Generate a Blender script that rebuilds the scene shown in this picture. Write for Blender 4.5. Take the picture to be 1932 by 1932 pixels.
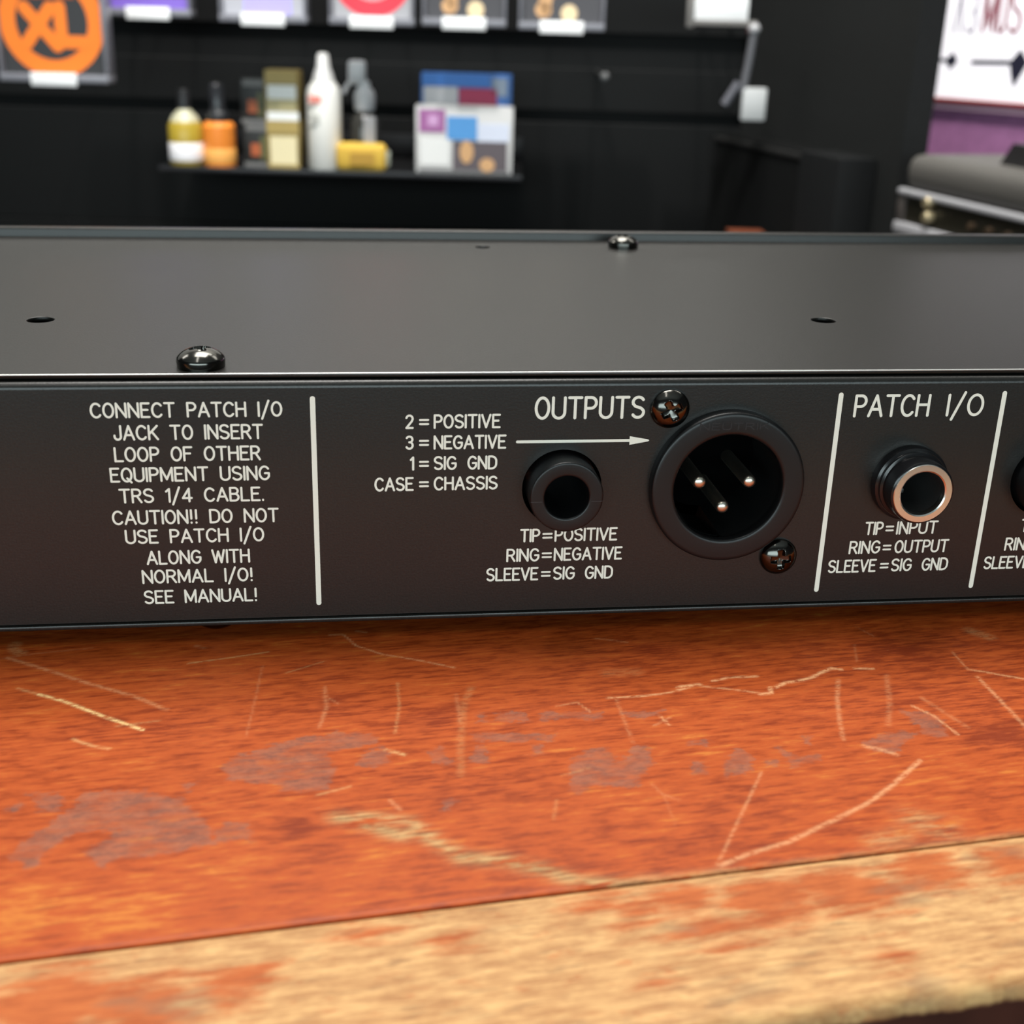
import bpy, bmesh, math, random
import numpy as np
from mathutils import Vector, Matrix

for o in list(bpy.data.objects):
    bpy.data.objects.remove(o, do_unlink=True)
random.seed(7)
S = bpy.context.scene
COL = S.collection
MM = 0.001
PI = math.pi
YAW = 0.13479            # the room (and the camera heading) is turned this much against the rack unit
CAM = (0.0, -199.32, 101.58)

# ------------------------------------------------------------------ camera
pitch, roll = 0.372053, 0.0295133
fw = Vector((math.sin(YAW)*math.cos(pitch), math.cos(YAW)*math.cos(pitch), -math.sin(pitch)))
rt = Vector((math.cos(YAW), -math.sin(YAW), 0)); up = rt.cross(fw)
r2 = rt*math.cos(roll) + up*math.sin(roll); u2 = up*math.cos(roll) - rt*math.sin(roll)
cd = bpy.data.cameras.new('camera'); cam = bpy.data.objects.new('camera', cd); COL.objects.link(cam)
m = Matrix((r2, u2, -fw)).transposed().to_4x4(); m.translation = Vector(CAM)*MM
cam.matrix_world = m
cd.sensor_width = 36.0; cd.lens = 2355.84/1932*36.0
cd.clip_start = 0.005; cd.clip_end = 50
cd.dof.use_dof = True; cd.dof.focus_distance = 0.222; cd.dof.aperture_fstop = 25.0
S.camera = cam

# ------------------------------------------------------------------ world, lights, exposure
def room(x, d, z):
    """room frame (mm): x across, d away from the photographer, z above the counter top -> world metres"""
    return Vector((x*math.cos(YAW)+d*math.sin(YAW)+CAM[0], -x*math.sin(YAW)+d*math.cos(YAW)+CAM[1], z))*MM
w = bpy.data.worlds.new('store_air'); S.world = w; w.use_nodes = True
w.node_tree.nodes['Background'].inputs[0].default_value = (0.95, 0.97, 1.0, 1)
w.node_tree.nodes['Background'].inputs[1].default_value = 0.035
S.view_settings.view_transform = 'Standard'; S.view_settings.look = 'None'
S.view_settings.gamma = 1; S.view_settings.use_curve_mapping = False
S.view_settings.exposure = 0.0
def lamp(name, x, d, z, sx, sy, watts, col=(1, .97, .92), tilt=0.0, spin=0.0):
    l = bpy.data.lights.new(name, 'AREA'); l.shape = 'RECTANGLE'; l.size = sx; l.size_y = sy
    l.energy = watts; l.color = col
    o = bpy.data.objects.new(name, l); COL.objects.link(o)
    o.location = room(x, d, z); o.rotation_euler = (tilt, 0, -YAW+spin)
    return o
lamp('ceiling_light', -120, 850, 1950, 1.0, 1.0, 44)
lamp('ceiling_light', -300, -150, 1950, .16, 2.3, 8.0)
lamp('ceiling_light', 100, 1330, 1950, 1.2, .5, 13)
lamp('ceiling_light', -2100, 1100, 1950, 1.2, .6, 16)
lamp('ceiling_light', 1500, 1250, 1950, 1.2, .6, 10)
lamp('added_front_fill', 0, -2500, 400, 4.4, .9, 69, (.80, .97, 1.0), PI/2)  # unseen low fill added behind the camera to light the rear panel

def spot(x, d, z, tx, td, tz, watts, deg):  # unseen spots added to brighten the goods on the wall
    l = bpy.data.lights.new('added_display_spot', 'SPOT'); l.energy = watts; l.spot_size = math.radians(deg); l.spot_blend = .7; l.shadow_soft_size = .05
    l.color = (1, .98, .96)
    o = bpy.data.objects.new('added_display_spot', l); COL.objects.link(o); o.location = room(x, d, z)
    o.rotation_euler = (room(tx, td, tz)-room(x, d, z)).to_track_quat('-Z', 'Y').to_euler()
spot(-380, 380, 1850, -330, 1500, 40, 120, 40)
spot(130, 380, 1850, 60, 1500, 40, 120, 40)

# ------------------------------------------------------------------ materials
def mat(name, col, rough=.5, metal=0.0, spec=.5, coat=0.0, trans=0.0, emit=None):
    M = bpy.data.materials.new(name); M.use_nodes = True
    b = M.node_tree.nodes['Principled BSDF']
    b.inputs['Base Color'].default_value = (*col, 1); b.inputs['Roughness'].default_value = rough
    b.inputs['Metallic'].default_value = metal; b.inputs['Specular IOR Level'].default_value = spec
    b.inputs['Coat Weight'].default_value = coat; b.inputs['Transmission Weight'].default_value = trans
    if emit:
        b.inputs['Emission Color'].default_value = (*emit[0], 1); b.inputs['Emission Strength'].default_value = emit[1]
    return M
def grain(M, scale, dist, strength=.3, colvar=0.0):
    nt = M.node_tree; b = nt.nodes['Principled BSDF']
    tc = nt.nodes.new('ShaderNodeTexCoord'); n = nt.nodes.new('ShaderNodeTexNoise')
    n.inputs['Scale'].default_value = scale; n.inputs['Detail'].default_value = 3
    nt.links.new(tc.outputs['Object'], n.inputs['Vector'])
    bp = nt.nodes.new('ShaderNodeBump'); bp.inputs['Strength'].default_value = strength; bp.inputs['Distance'].default_value = dist
    nt.links.new(n.outputs['Fac'], bp.inputs['Height']); nt.links.new(bp.outputs['Normal'], b.inputs['Normal'])
    if colvar:
        c = b.inputs['Base Color'].default_value[:3]
        r = nt.nodes.new('ShaderNodeValToRGB')
        r.color_ramp.elements[0].position = .3; r.color_ramp.elements[1].position = .7
        r.color_ramp.elements[0].color = (*[v*(1-colvar) for v in c], 1); r.color_ramp.elements[1].color = (*[v*(1+colvar) for v in c], 1)
        nt.links.new(n.outputs['Fac'], r.inputs['Fac']); nt.links.new(r.outputs['Color'], b.inputs['Base Color'])
    return M
PAINT = grain(mat('charcoal_powder_paint', (.0095, .0092, .0082), .32, spec=.5), 2600, .00006, .3, .25)
LID_PAINT = grain(mat('charcoal_lid_paint', (.0092, .0086, .0074), .36, spec=.46), 2600, .00006, .35, .25)
INK = mat('cream_screen_print', (.84, .84, .74), .55)
BLACK_PLASTIC = grain(mat('black_moulded_plastic', (.0042, .0046, .0052), .36, spec=.4), 3000, .00003, .2)
GLOSS_PLASTIC = mat('black_gloss_plastic', (.008, .008, .009), .2)
SCREW_MAT = mat('black_nickel', (.10, .098, .09), .16, 1.0)
STEEL = mat('bright_nickel', (.82, .82, .78), .26, 1.0)
PIN = mat('silver_contact', (.72, .68, .58), .3, 1.0)
DARK = mat('dark_recess', (.004, .004, .004), .6)

# ------------------------------------------------------------------ helpers
def link(name, me, M, parent=None, loc=None, rot=None):
    o = bpy.data.objects.new(name, me); COL.objects.link(o)
    if M is not None:
        me.materials.clear(); me.materials.append(M)
    if parent is not None: o.parent = parent
    if loc is not None: o.location = loc
    if rot is not None: o.rotation_euler = rot
    return o
def tag(o, label, cat, group=None):
    o['label'] = label; o['category'] = cat
    if group: o['group'] = group
    return o
def empty(name, loc, rot=(0, 0, 0)):
    o = bpy.data.objects.new(name, None); COL.objects.link(o); o.location = loc; o.rotation_euler = rot
    o.empty_display_size = .02
    return o
def structure(o):
    o['kind'] = 'structure'; return o
def mesh(bm, name='m', smooth=None):
    me = bpy.data.meshes.new(name); bmesh.ops.recalc_face_normals(bm, faces=bm.faces[:]) if smooth != 'raw' else None
    bm.to_mesh(me); bm.free()
    if smooth not in (None, 'raw'):
        for p in me.polygons: p.use_smooth = True
        me.set_sharp_from_angle(angle=math.radians(smooth))
    return me
def box(bm, x0, x1, y0, y1, z0, z1, bev=0.0, seg=2):
    """box in mm, optional rounded edges"""
    r = bmesh.ops.create_cube(bm, size=1.0)
    vs = r['verts']
    for v in vs:
        v.co = Vector(((x0 if v.co.x < 0 else x1)*MM, (y0 if v.co.y < 0 else y1)*MM, (z0 if v.co.z < 0 else z1)*MM))
    if bev:
        es = list({e for v in vs for e in v.link_edges})
        bmesh.ops.bevel(bm, geom=es, offset=bev*MM, segments=seg, affect='EDGES', profile=.5, clamp_overlap=True)
def boxmesh(*a, bev=0.0, seg=2):
    bm = bmesh.new(); box(bm, *a, bev=bev, seg=seg); return mesh(bm, smooth=35 if bev else None)
def lathe(bm, prof, n=64, fn=None, axis='y'):
    """prof: (radius, height) mm pairs; height grows outward. axis 'y': outward is -Y (towards the photographer); 'z': up.
    fn(angle, index) may return another radius."""
    rings = []
    for i, (r, h) in enumerate(prof):
        if r == 0:
            rings.append([bm.verts.new((0, -h*MM, 0) if axis == 'y' else (0, 0, h*MM))]); continue
        ring = []
        for k in range(n):
            a = 2*PI*k/n; rr = fn(a, i, r) if fn else r
            x, y = rr*math.cos(a)*MM, rr*math.sin(a)*MM
            ring.append(bm.verts.new((x, -h*MM, y) if axis == 'y' else (x, y, h*MM)))
        rings.append(ring)
    for A, B in zip(rings, rings[1:]):
        for k in range(n):
            a0, a1 = A[k % len(A)], A[(k+1) % len(A)]; b0, b1 = B[k % len(B)], B[(k+1) % len(B)]
            f = [v for j, v in enumerate((a0, a1, b1, b0)) if v not in (a0, a1, b1, b0)[:j]]
            if len(f) > 2:
                try: bm.faces.new(f)
                except ValueError: pass
def lathemesh(prof, n=64, axis='y', sharp=40, fn=None):
    bm = bmesh.new(); lathe(bm, prof, n, fn, axis); return mesh(bm, smooth=sharp)
def tube(bm, pts, r, n=10):
    """round bar through points (mm)"""
    P = [Vector(p)*MM for p in pts]; rings = []
    for i, p in enumerate(P):
        t = (P[min(i+1, len(P)-1)]-P[max(i-1, 0)]).normalized()
        a = t.orthogonal().normalized(); b = t.cross(a)
        if rings:
            a = (pa - t*pa.dot(t)).normalized(); b = t.cross(a)
        pa = a
        rings.append([bm.verts.new(p+(a*math.cos(2*PI*k/n)+b*math.sin(2*PI*k/n))*r*MM) for k in range(n)])
    for A, B in zip(rings, rings[1:]):
        for k in range(n): bm.faces.new((A[k], A[(k+1) % n], B[(k+1) % n], B[k]))
    bm.faces.new(rings[0]); bm.faces.new(rings[-1][::-1])
def sheet_with_holes(x0, x1, y0, y1, holes, thick, bev=0.0):
    """flat sheet (mm) in the XY plane, z from -thick to 0, with round holes (x, y, r)"""
    cu = bpy.data.curves.new('sheet', 'CURVE'); cu.dimensions = '2D'; cu.fill_mode = 'BOTH'
    cu.extrude = (thick/2-bev)*MM; cu.bevel_depth = bev*MM; cu.bevel_resolution = 1; cu.offset = -bev*MM
    def spl(pts):
        s = cu.splines.new('POLY'); s.points.add(len(pts)-1); s.use_cyclic_u = True
        for q, p in zip(s.points, pts): q.co = (p[0]*MM, p[1]*MM, 0, 1)
    spl([(x0, y0), (x1, y0), (x1, y1), (x0, y1)])
    for hx, hy, r in holes: spl([(hx+r*math.cos(2*PI*k/64), hy+r*math.sin(2*PI*k/64)) for k in range(64)])
    o = bpy.data.objects.new('tmp', cu); COL.objects.link(o)
    dg = bpy.context.evaluated_depsgraph_get(); dg.update()
    me = bpy.data.meshes.new_from_object(o.evaluated_get(dg))
    bpy.data.objects.remove(o); bpy.data.curves.remove(cu)
    for v in me.vertices: v.co.z -= thick/2*MM
    return me

# ------------------------------------------------------------------ single-stroke engraving letters
def arc(cx, cy, rx, ry, a0, a1, n=14):
    return [(cx+rx*math.cos(math.radians(a0+(a1-a0)*i/n)), cy+ry*math.sin(math.radians(a0+(a1-a0)*i/n))) for i in range(n+1)]
G = {
 'A': (.66, [[(0, 0), (.33, 1), (.66, 0)], [(.11, .33), (.55, .33)]]),
 'B': (.54, [[(.27, .53), (0, .53), (0, 1), (.27, 1)]+arc(.27, .765, .23, .235, 90, -90)+[(.27, .53)], [(0, .53), (0, 0), (.28, 0)]+arc(.28, .265, .26, .265, -90, 90)]),
 'C': (.60, [arc(.33, .5, .33, .5, 42, 318, 24)]),
 'D': (.60, [[(0, 0), (0, 1), (.22, 1)]+arc(.22, .62, .38, .38, 90, 0, 8)+arc(.22, .38, .38, .38, 0, -90, 8)+[(0, 0)]]),
 'E': (.50, [[(.50, 1), (0, 1), (0, 0), (.50, 0)], [(0, .53), (.40, .53)]]),
 'F': (.50, [[(.50, 1), (0, 1), (0, 0)], [(0, .53), (.40, .53)]]),
 'G': (.62, [arc(.33, .5, .33, .5, 42, 330, 24)+[(.62, .47), (.36, .47)]]),
 'H': (.58, [[(0, 0), (0, 1)], [(.58, 0), (.58, 1)], [(0, .53), (.58, .53)]]),
 'I': (.0, [[(0, 0), (0, 1)]]),
 'J': (.42, [[(.42, 1), (.42, .22)]+arc(.21, .22, .21, .22, 0, -180, 10)+[(0, .30)]]),
 'K': (.58, [[(0, 0), (0, 1)], [(.56, 1), (0, .38)], [(.19, .58), (.58, 0)]]),
 'L': (.48, [[(0, 1), (0, 0), (.48, 0)]]),
 'M': (.72, [[(0, 0), (0, 1), (.36, .12), (.72, 1), (.72, 0)]]),
 'N': (.60, [[(0, 0), (0, 1), (.60, 0), (.60, 1)]]),
 'O': (.62, [arc(.31, .5, .31, .5, 0, 360, 32)]),
 'P': (.52, [[(0, 0), (0, 1), (.26, 1)]+arc(.26, .735, .26, .265, 90, -90, 12)+[(0, .47)]]),
 'Q': (.62, [arc(.31, .5, .31, .5, 0, 360, 32), [(.34, .24), (.60, -.08)]]),
 'R': (.56, [[(0, 0), (0, 1), (.26, 1)]+arc(.26, .745, .26, .255, 90, -90, 12)+[(0, .49)], [(.28, .49), (.56, 0)]]),
 'S': (.56, [arc(.28, .75, .27, .25, 30, 180, 10)+[(.03, .66), (.14, .55), (.42, .46), (.53, .36)]+arc(.28, .26, .28, .26, 10, -150, 12)]),
 'T': (.60, [[(0, 1), (.60, 1)], [(.30, 1), (.30, 0)]]),
 'U': (.58, [[(0, 1), (0, .28)]+arc(.29, .29, .29, .29, 180, 360, 12)+[(.58, 1)]]),
 'V': (.62, [[(0, 1), (.31, 0), (.62, 1)]]),
 'W': (.84, [[(0, 1), (.21, 0), (.42, .9), (.63, 0), (.84, 1)]]),
 'X': (.60, [[(0, 0), (.60, 1)], [(0, 1), (.60, 0)]]),
 '1': (.20, [[(0, .80), (.20, 1), (.20, 0)]]),
 '2': (.52, [arc(.26, .74, .26, .26, 165, -20, 12)+[(.44, .52), (0, 0), (.52, 0)]]),
 '3': (.52, [arc(.25, .765, .25, .235, 150, -90, 12), arc(.25, .27, .27, .27, 90, -150, 14)]),
 '4': (.58, [[(.42, 0), (.42, 1), (0, .27), (.58, .27)]]),
 '/': (.46, [[(0, -.22), (.46, 1.12)]]),
 '=': (.66, [[(0, .63), (.66, .63)], [(0, .30), (.66, .30)]]),
 '!': (.12, [[(.06, 1), (.06, .33)], [(.06, 0), (.06, .02)]]),
 '.': (.04, [[(.02, 0), (.02, .02)]]),
}
GAP, SPACE = .21, .68
def text_strokes(txt, x0, x1, zb, h, gap=GAP, space=SPACE):
    """strokes (mm) of one line whose ink runs from x0 to x1"""
    x = 0.0; st = []
    for c in txt:
        if c == ' ': x += space; continue
        wd, g = G[c]
        st += [[(x+a, b) for a, b in s] for s in g]; x += wd+gap
    x -= gap
    k = (x1-x0)/x if x1 is not None else h
    return [[(x0+a*k, zb+b*h) for a, b in s] for s in st]
LAYER = [0]
def ribbon(bm, strokes, wd, put0):
    """flat inked strokes of width wd with round ends; put(u, v) -> Vector"""
    r = wd/2
    for s in strokes:
        pts = [s[0]]
        for p in s[1:]:
            if math.hypot(p[0]-pts[-1][0], p[1]-pts[-1][1]) > 1e-4: pts.append(p)
        if len(pts) < 2: continue
        runs = [[pts[0]]]
        for i in range(1, len(pts)):
            runs[-1].append(pts[i])
            if i < len(pts)-1:
                a = math.atan2(pts[i][1]-pts[i-1][1], pts[i][0]-pts[i-1][0]); b = math.atan2(pts[i+1][1]-pts[i][1], pts[i+1][0]-pts[i][0])
                if abs((b-a+PI) % (2*PI)-PI) > .6: runs.append([pts[i]])
        for q in runs:
            LAYER[0] = (LAYER[0]+1) % 14; lift = LAYER[0]*.004        # each stroke of ink lies a hair above the last
            put = lambda a, b: put0(a, b, lift)
            n = len(q); L = []; R = []
            dirs = [Vector((q[i+1][0]-q[i][0], q[i+1][1]-q[i][1])).normalized() for i in range(n-1)]
            for i in range(n):
                d0 = dirs[max(i-1, 0)]; d1 = dirs[min(i, n-2)]; t = (d0+d1).normalized()
                nn = Vector((-t.y, t.x)); k = r/max(.5, nn.dot(Vector((-d1.y, d1.x))))
                L.append((q[i][0]+nn.x*k, q[i][1]+nn.y*k)); R.append((q[i][0]-nn.x*k, q[i][1]-nn.y*k))
            if n > 8 and math.hypot(q[0][0]-q[-1][0], q[0][1]-q[-1][1]) < 1e-6:      # a closed letter: no ends
                t = (dirs[0]+dirs[-1]).normalized(); nn = Vector((-t.y, t.x))
                L[0] = (q[0][0]+nn.x*r, q[0][1]+nn.y*r); R[0] = (q[0][0]-nn.x*r, q[0][1]-nn.y*r)
                vL = [bm.verts.new(put(*p)) for p in L[:-1]]; vR = [bm.verts.new(put(*p)) for p in R[:-1]]
                for i in range(n-1): bm.faces.new((vL[i], vR[i], vR[(i+1) % (n-1)], vL[(i+1) % (n-1)]))
                continue
            def cap(c, d):
                a0 = math.atan2(d.y, d.x)
                return [(c[0]+r*math.cos(a0+PI/2-PI*j/8), c[1]+r*math.sin(a0+PI/2-PI*j/8)) for j in range(1, 8)]
            end = cap(q[-1], dirs[-1]); start = cap(q[0], -dirs[0])
            vL = [bm.verts.new(put(*p)) for p in L]; vR = [bm.verts.new(put(*p)) for p in R]
            for i in range(n-1): bm.faces.new((vL[i], vR[i], vR[i+1], vL[i+1]))
            bm.faces.new([vL[-1]]+[vR[-1]]+[bm.verts.new(put(*p)) for p in end][::-1])
            bm.faces.new([vR[0]]+[vL[0]]+[bm.verts.new(put(*p)) for p in start][::-1])

# ------------------------------------------------------------------ the room shell
def room_obj(name, me, M, x=0, d=0, z=0, spin=0.0):
    return link(name, me, M, None, room(x, d, z), (0, 0, -YAW+spin))
FLOOR_Z = -930
FLOOR_MAT = grain(mat('dark_shop_carpet', (.03, .03, .032), .9), 300, .002, .5, .3)
structure(room_obj('floor', boxmesh(-3000, 3000, -2600, 3000, FLOOR_Z-40, FLOOR_Z), FLOOR_MAT))
structure(room_obj('ceiling', boxmesh(-3000, 3000, -2600, 3000, 2000, 2040), mat('white_ceiling_tile', (.6, .59, .57), .9)))
SLAT = grain(mat('black_slatwall_laminate', (.0023, .0025, .0025), .6, spec=.18), 500, .0004, .12, .2)
bm = bmesh.new()
for z0, z1 in ((-930, -560), (-548, -280), (-268, -150), (-149, -11.8), (2.8, 53), (95, 190), (204, 300), (314, 430)):
    box(bm, -1500, 300, 1650, 1664, z0, z1, bev=.6, seg=1)            # stepped black boards with recessed bands between
box(bm, -1500, 300, 1664, 1675, -930, 430)
structure(room_obj('wall_back', mesh(bm), SLAT))
structure(room_obj('wall_back_upper', boxmesh(-3000, 3000, 1680, 1720, 430, 2000), mat('pale_upper_wall', (.62, .60, .57), .8)))
PART_MAT = grain(mat('black_painted_wall', (.012, .0128, .0125), .65, spec=.25), 300, .0005, .1, .15)
pa = math.atan2(101, 367)                          # the partition runs towards the photographer, leaning right
structure(room_obj('wall_partition', boxmesh(0, 378, -28, 0, -930, 430), PART_MAT, 300, 1650, 0, math.atan2(-367, 101)))
PURPLE = grain(mat('purple_painted_wall', (.42, .175, .36), .6), 60, .001, .05, .1)
wdir = math.atan2(-94.0, 66.6)
structure(room_obj('wall_right', boxmesh(-160, 900, 0, 40, -930, 236), PURPLE, 505, 1600, 0, wdir))
structure(room_obj('wall_right_upper', boxmesh(-160, 900, 0, 40, 236, 1200), mat('dark_grey_upper_wall', (.06, .058, .056), .7), 505, 1600, 0, wdir))

# ------------------------------------------------------------------ the rack unit, its rear panel towards the photographer
ROOT = (50.0, 70.0, 0.0); ZO = 1.5
RACK = empty('rack_unit', Vector(ROOT)*MM)
tag(RACK, 'charcoal metal rack unit lying on the wooden counter, rear panel printed with cream lettering', 'audio rack unit')
def D(x, y, z): return Vector((x-ROOT[0], y-ROOT[1], z+ZO-ROOT[2]))*MM
def shift(me, off):
    me.transform(Matrix.Translation(off)); return me
HOLES = [(35.6, 25.9, 6.95), (98.2, 26.0, 6.2), (124.8, 25.8, 6.95), (64.62, 26.0, 12.6)]
# rear panel: flat face with cut-outs, and the folded edge above it
X0, X1 = -150, 280
fl = sheet_with_holes(X0, X1, 2.75, 44.0, HOLES, 1.0)
bm = bmesh.new(); bm.from_mesh(fl); bpy.data.meshes.remove(fl)
for v in bm.verts: v.co = D(v.co.x/MM, -v.co.z/MM, v.co.y/MM)
prof = [(0, 44.0)]+[(1.2-1.2*math.cos(a), 44.0+1.15*math.sin(a)) for a in [PI/2*i/8 for i in range(1, 9)]]+[(14, 45.15), (14, 44.15), (1.2, 44.15), (1.0, 44.0)]
pv = [[bm.verts.new(D(x, y, z)) for y, z in prof] for x in (X0, X1)]
for i in range(len(prof)-1): bm.faces.new((pv[0][i], pv[1][i], pv[1][i+1], pv[0][i+1]))
PANEL = link('rear_panel', mesh(bm, smooth=30), PAINT, RACK)
# cover plates
LID_HOLES = [(-57.6, 40.5, 2.45), (94.7, 39.8, 2.45), (34.3, 125.2, 1.9)]
me = sheet_with_holes(X0, X1, 1.2, 136.9, LID_HOLES, .8, bev=.18)
COVER = link('top_cover', shift(me, D(0, 0, 46.2)), LID_PAINT, RACK)
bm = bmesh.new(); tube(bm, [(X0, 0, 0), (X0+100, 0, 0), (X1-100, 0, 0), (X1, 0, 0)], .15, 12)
link('edge_glint', shift(mesh(bm, smooth=60), D(0, 1.32, 46.07)), mat('edge_glint_metal', (.62, .62, .60), .38, 1.0), COVER)  # bright metal rod added to draw the highlight along the cover's front edge
bm = bmesh.new()
for a in ((X0, X1, -.55, 136, 1.75, 2.55), (X0, X0+1, 1.2, 136, 2.6, 45), (X1-1, X1, 1.2, 136, 2.6, 45)):
    box(bm, *a, bev=.2)
bmesh.ops.translate(bm, verts=bm.verts, vec=D(0, 0, 0))
link('bottom_cover', mesh(bm, smooth=30), PAINT, RACK)
bm = bmesh.new(); box(bm, -176, 306, 137, 140.6, 3.2, 48.35, bev=.45, seg=3); bmesh.ops.translate(bm, verts=bm.verts, vec=D(0, 0, 0))
link('front_plate', mesh(bm, smooth=30), LID_PAINT, RACK)

# printing on the rear panel
def onpanel(u, v, l=0): return D(u, -.02-l, v)
def print_on(name, lines, wd, parent=PANEL):
    bm = bmesh.new()
    for txt, x0, x1, zb, h in lines: ribbon(bm, text_strokes(txt, x0+wd/2, x1-wd/2, zb+wd/2-.03, h*1.025-wd), wd, onpanel)
    return link(name, mesh(bm, smooth='raw'), INK, parent)
print_on('printed_warning', [('CONNECT PATCH I/O', -41.84, -11.37, 39.22, 2.58), ('JACK TO INSERT', -38.51, -14.61, 35.42, 2.58),
    ('LOOP OF OTHER', -38.7, -15.18, 31.72, 2.56), ('EQUIPMENT USING', -39.66, -13.82, 28.2, 2.55), ('TRS 1/4 CABLE.', -38.52, -14.93, 24.5, 2.55),
    ('CAUTION!! DO NOT', -39.97, -12.67, 20.65, 2.55), ('USE PATCH I/O', -38.16, -15.25, 17.18, 2.55), ('ALONG WITH', -34.98, -17.8, 13.3, 2.55),
    ('NORMAL I/O!', -35.98, -17.41, 9.8, 2.54), ('SEE MANUAL!', -35.95, -16.86, 6.0, 2.53)], .36)
print_on('printed_heading', [('OUTPUTS', 30.35, 49.31, 38.23, 3.97)], .5)
print_on('printed_pin_list', [('2', 8.68, 10.08, 36.86, 2.46), ('=', 10.96, 12.65, 36.86, 2.46), ('POSITIVE', 13.39, 24.67, 36.84, 2.46),
    ('3', 8.67, 10.08, 33.2, 2.46), ('=', 10.96, 12.65, 33.2, 2.46), ('NEGATIVE', 13.4, 25.71, 33.18, 2.46),
    ('1', 9.41, 10.16, 29.5, 2.46), ('=', 10.96, 12.65, 29.5, 2.46), ('SIG', 13.43, 17.35, 29.5, 2.46), ('GND', 19.15, 24.25, 29.5, 2.46),
    ('CASE', 3.44, 10.07, 25.83, 2.46), ('=', 10.96, 12.65, 25.83, 2.46), ('CHASSIS', 13.45, 24.42, 25.83, 2.46)], .36)
print_on('printed_jack_list', [('TIP', 28.56, 32.12, 15.88, 2.48), ('=', 32.49, 34.32, 15.86, 2.48), ('POSITIVE', 34.66, 45.87, 15.86, 2.48),
    ('RING', 26.25, 32.12, 12.18, 2.5), ('=', 32.52, 34.33, 12.14, 2.5), ('NEGATIVE', 34.66, 46.95, 12.16, 2.5),
    ('SLEEVE', 22.77, 32.05, 8.54, 2.52), ('=', 32.52, 34.25, 8.53, 2.52), ('SIG', 34.67, 38.61, 8.53, 2.52), ('GND', 40.39, 45.49, 8.5, 2.52)], .36)
print_on('printed_heading', [('PATCH', 86.35, 100.2, 38.05, 4.05), ('I/O', 103.35, 110.2, 38.05, 4.05)], .5)
print_on('printed_jack_list', [('TIP', 91.44, 94.94, 15.76, 2.55), ('=', 95.35, 96.94, 15.76, 2.55), ('INPUT', 97.44, 105.32, 15.74, 2.55),
    ('RING', 88.94, 94.9, 12.08, 2.55), ('=', 95.34, 96.98, 12.0, 2.55), ('OUTPUT', 97.6, 107.99, 12.02, 2.55),
    ('SLEEVE', 85.41, 94.6, 8.4, 2.54), ('=', 95.3, 97.0, 8.4, 2.54), ('SIG', 97.45, 101.44, 8.4, 2.54), ('GND', 103.35, 108.46, 8.38, 2.54)], .36)
print_on('printed_jack_list', [('TIP', 121.45, 124.95, 15.65, 2.57), ('=', 125.36, 126.95, 15.65, 2.55),
    ('RING', 118.94, 124.9, 12.0, 2.57), ('=', 125.34, 126.98, 11.95, 2.55),
    ('SLEEVE', 115.45, 124.6, 8.35, 2.54), ('=', 125.3, 127.0, 8.35, 2.54)], .36)
for x, za, zb in ((-6.45, 42.6, 4.9), (83.75, 42.5, 4.7), (113.7, 42.55, 4.6)):
    bm = bmesh.new(); ribbon(bm, [[(x, zb+.4), (x, za-.4)]], .86, onpanel)
    link('printed_divider', mesh(bm, smooth='raw'), INK, PANEL)
bm = bmesh.new(); ribbon(bm, [[(27.6, 34.33), (47.4, 34.33)]], .5, onpanel)
bm.faces.new([bm.verts.new(onpanel(*p, .06)) for p in ((46.95, 35.1), (46.95, 33.56), (50.2, 34.15), (50.4, 34.33), (50.2, 34.5))])
link('printed_arrow', mesh(bm, smooth='raw'), INK, PANEL)

# cross-slot screws
def screw_mesh(R, rim, dome, slot, depth, axis, turn=0.0, n=72):
    bm = bmesh.new(); grid = {}
    ct, st = math.cos(turn), math.sin(turn)
    for i in range(n+1):
        for j in range(n+1):
            a, b = 2*i/n-1, 2*j/n-1
            u = a*math.sqrt(max(0, 1-b*b/2)); v = b*math.sqrt(max(0, 1-a*a/2)); rr = u*u+v*v
            h = rim+dome*(math.sqrt(max(0, 1-.86*rr))-math.sqrt(.14))/(1-math.sqrt(.14))
            p, q = (u*ct+v*st), (-u*st+v*ct)
            dist = min(max(abs(p)-slot*.29, 0)+max(abs(q)-slot, 0), max(abs(q)-slot*.29, 0)+max(abs(p)-slot, 0))
            core = max(0, 1-math.hypot(p, q)/slot)
            k = max(0, 1-dist/.045)
            h -= k*depth*(.35+.65*core**.5)
            x, y = u*R*MM, v*R*MM
            grid[i, j] = bm.verts.new((x, y, h*MM) if axis == 'z' else (x, -h*MM, y))
    for i in range(n):
        for j in range(n): bm.faces.new((grid[i, j], grid[i+1, j], grid[i+1, j+1], grid[i, j+1]))
    edge = [grid[i, 0] for i in range(n)]+[grid[n, j] for j in range(n)]+[grid[i, n] for i in range(n, 0, -1)]+[grid[0, j] for j in range(n, 0, -1)]
    low = []; mid = []
    for v in edge:
        c = v.co.copy(); d = c.copy()
        if axis == 'z': c.z = 0; d.z = rim*.75*MM; d.x *= 1.02; d.y *= 1.02; c.x *= 1.0
        else: c.y = 0; d.y = -rim*.75*MM; d.x *= 1.02; d.z *= 1.02
        low.append(bm.verts.new(c)); mid.append(bm.verts.new(d))
    for L in ((edge, mid), (mid, low)):
        A, B = L
        for k in range(len(A)): bm.faces.new((A[k], A[(k+1) % len(A)], B[(k+1) % len(A)], B[k]))
    bm.faces.new(low)
    return mesh(bm, smooth=38)
LIDSCREW = screw_mesh(3.9, 1.5, 1.75, .42, 1.3, 'z', .35)
for x, y in ((-24.6, 6.0), (71.6, 126.6)):
    link('cover_screw', LIDSCREW, SCREW_MAT, RACK, D(x, y, 46.2))
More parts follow.
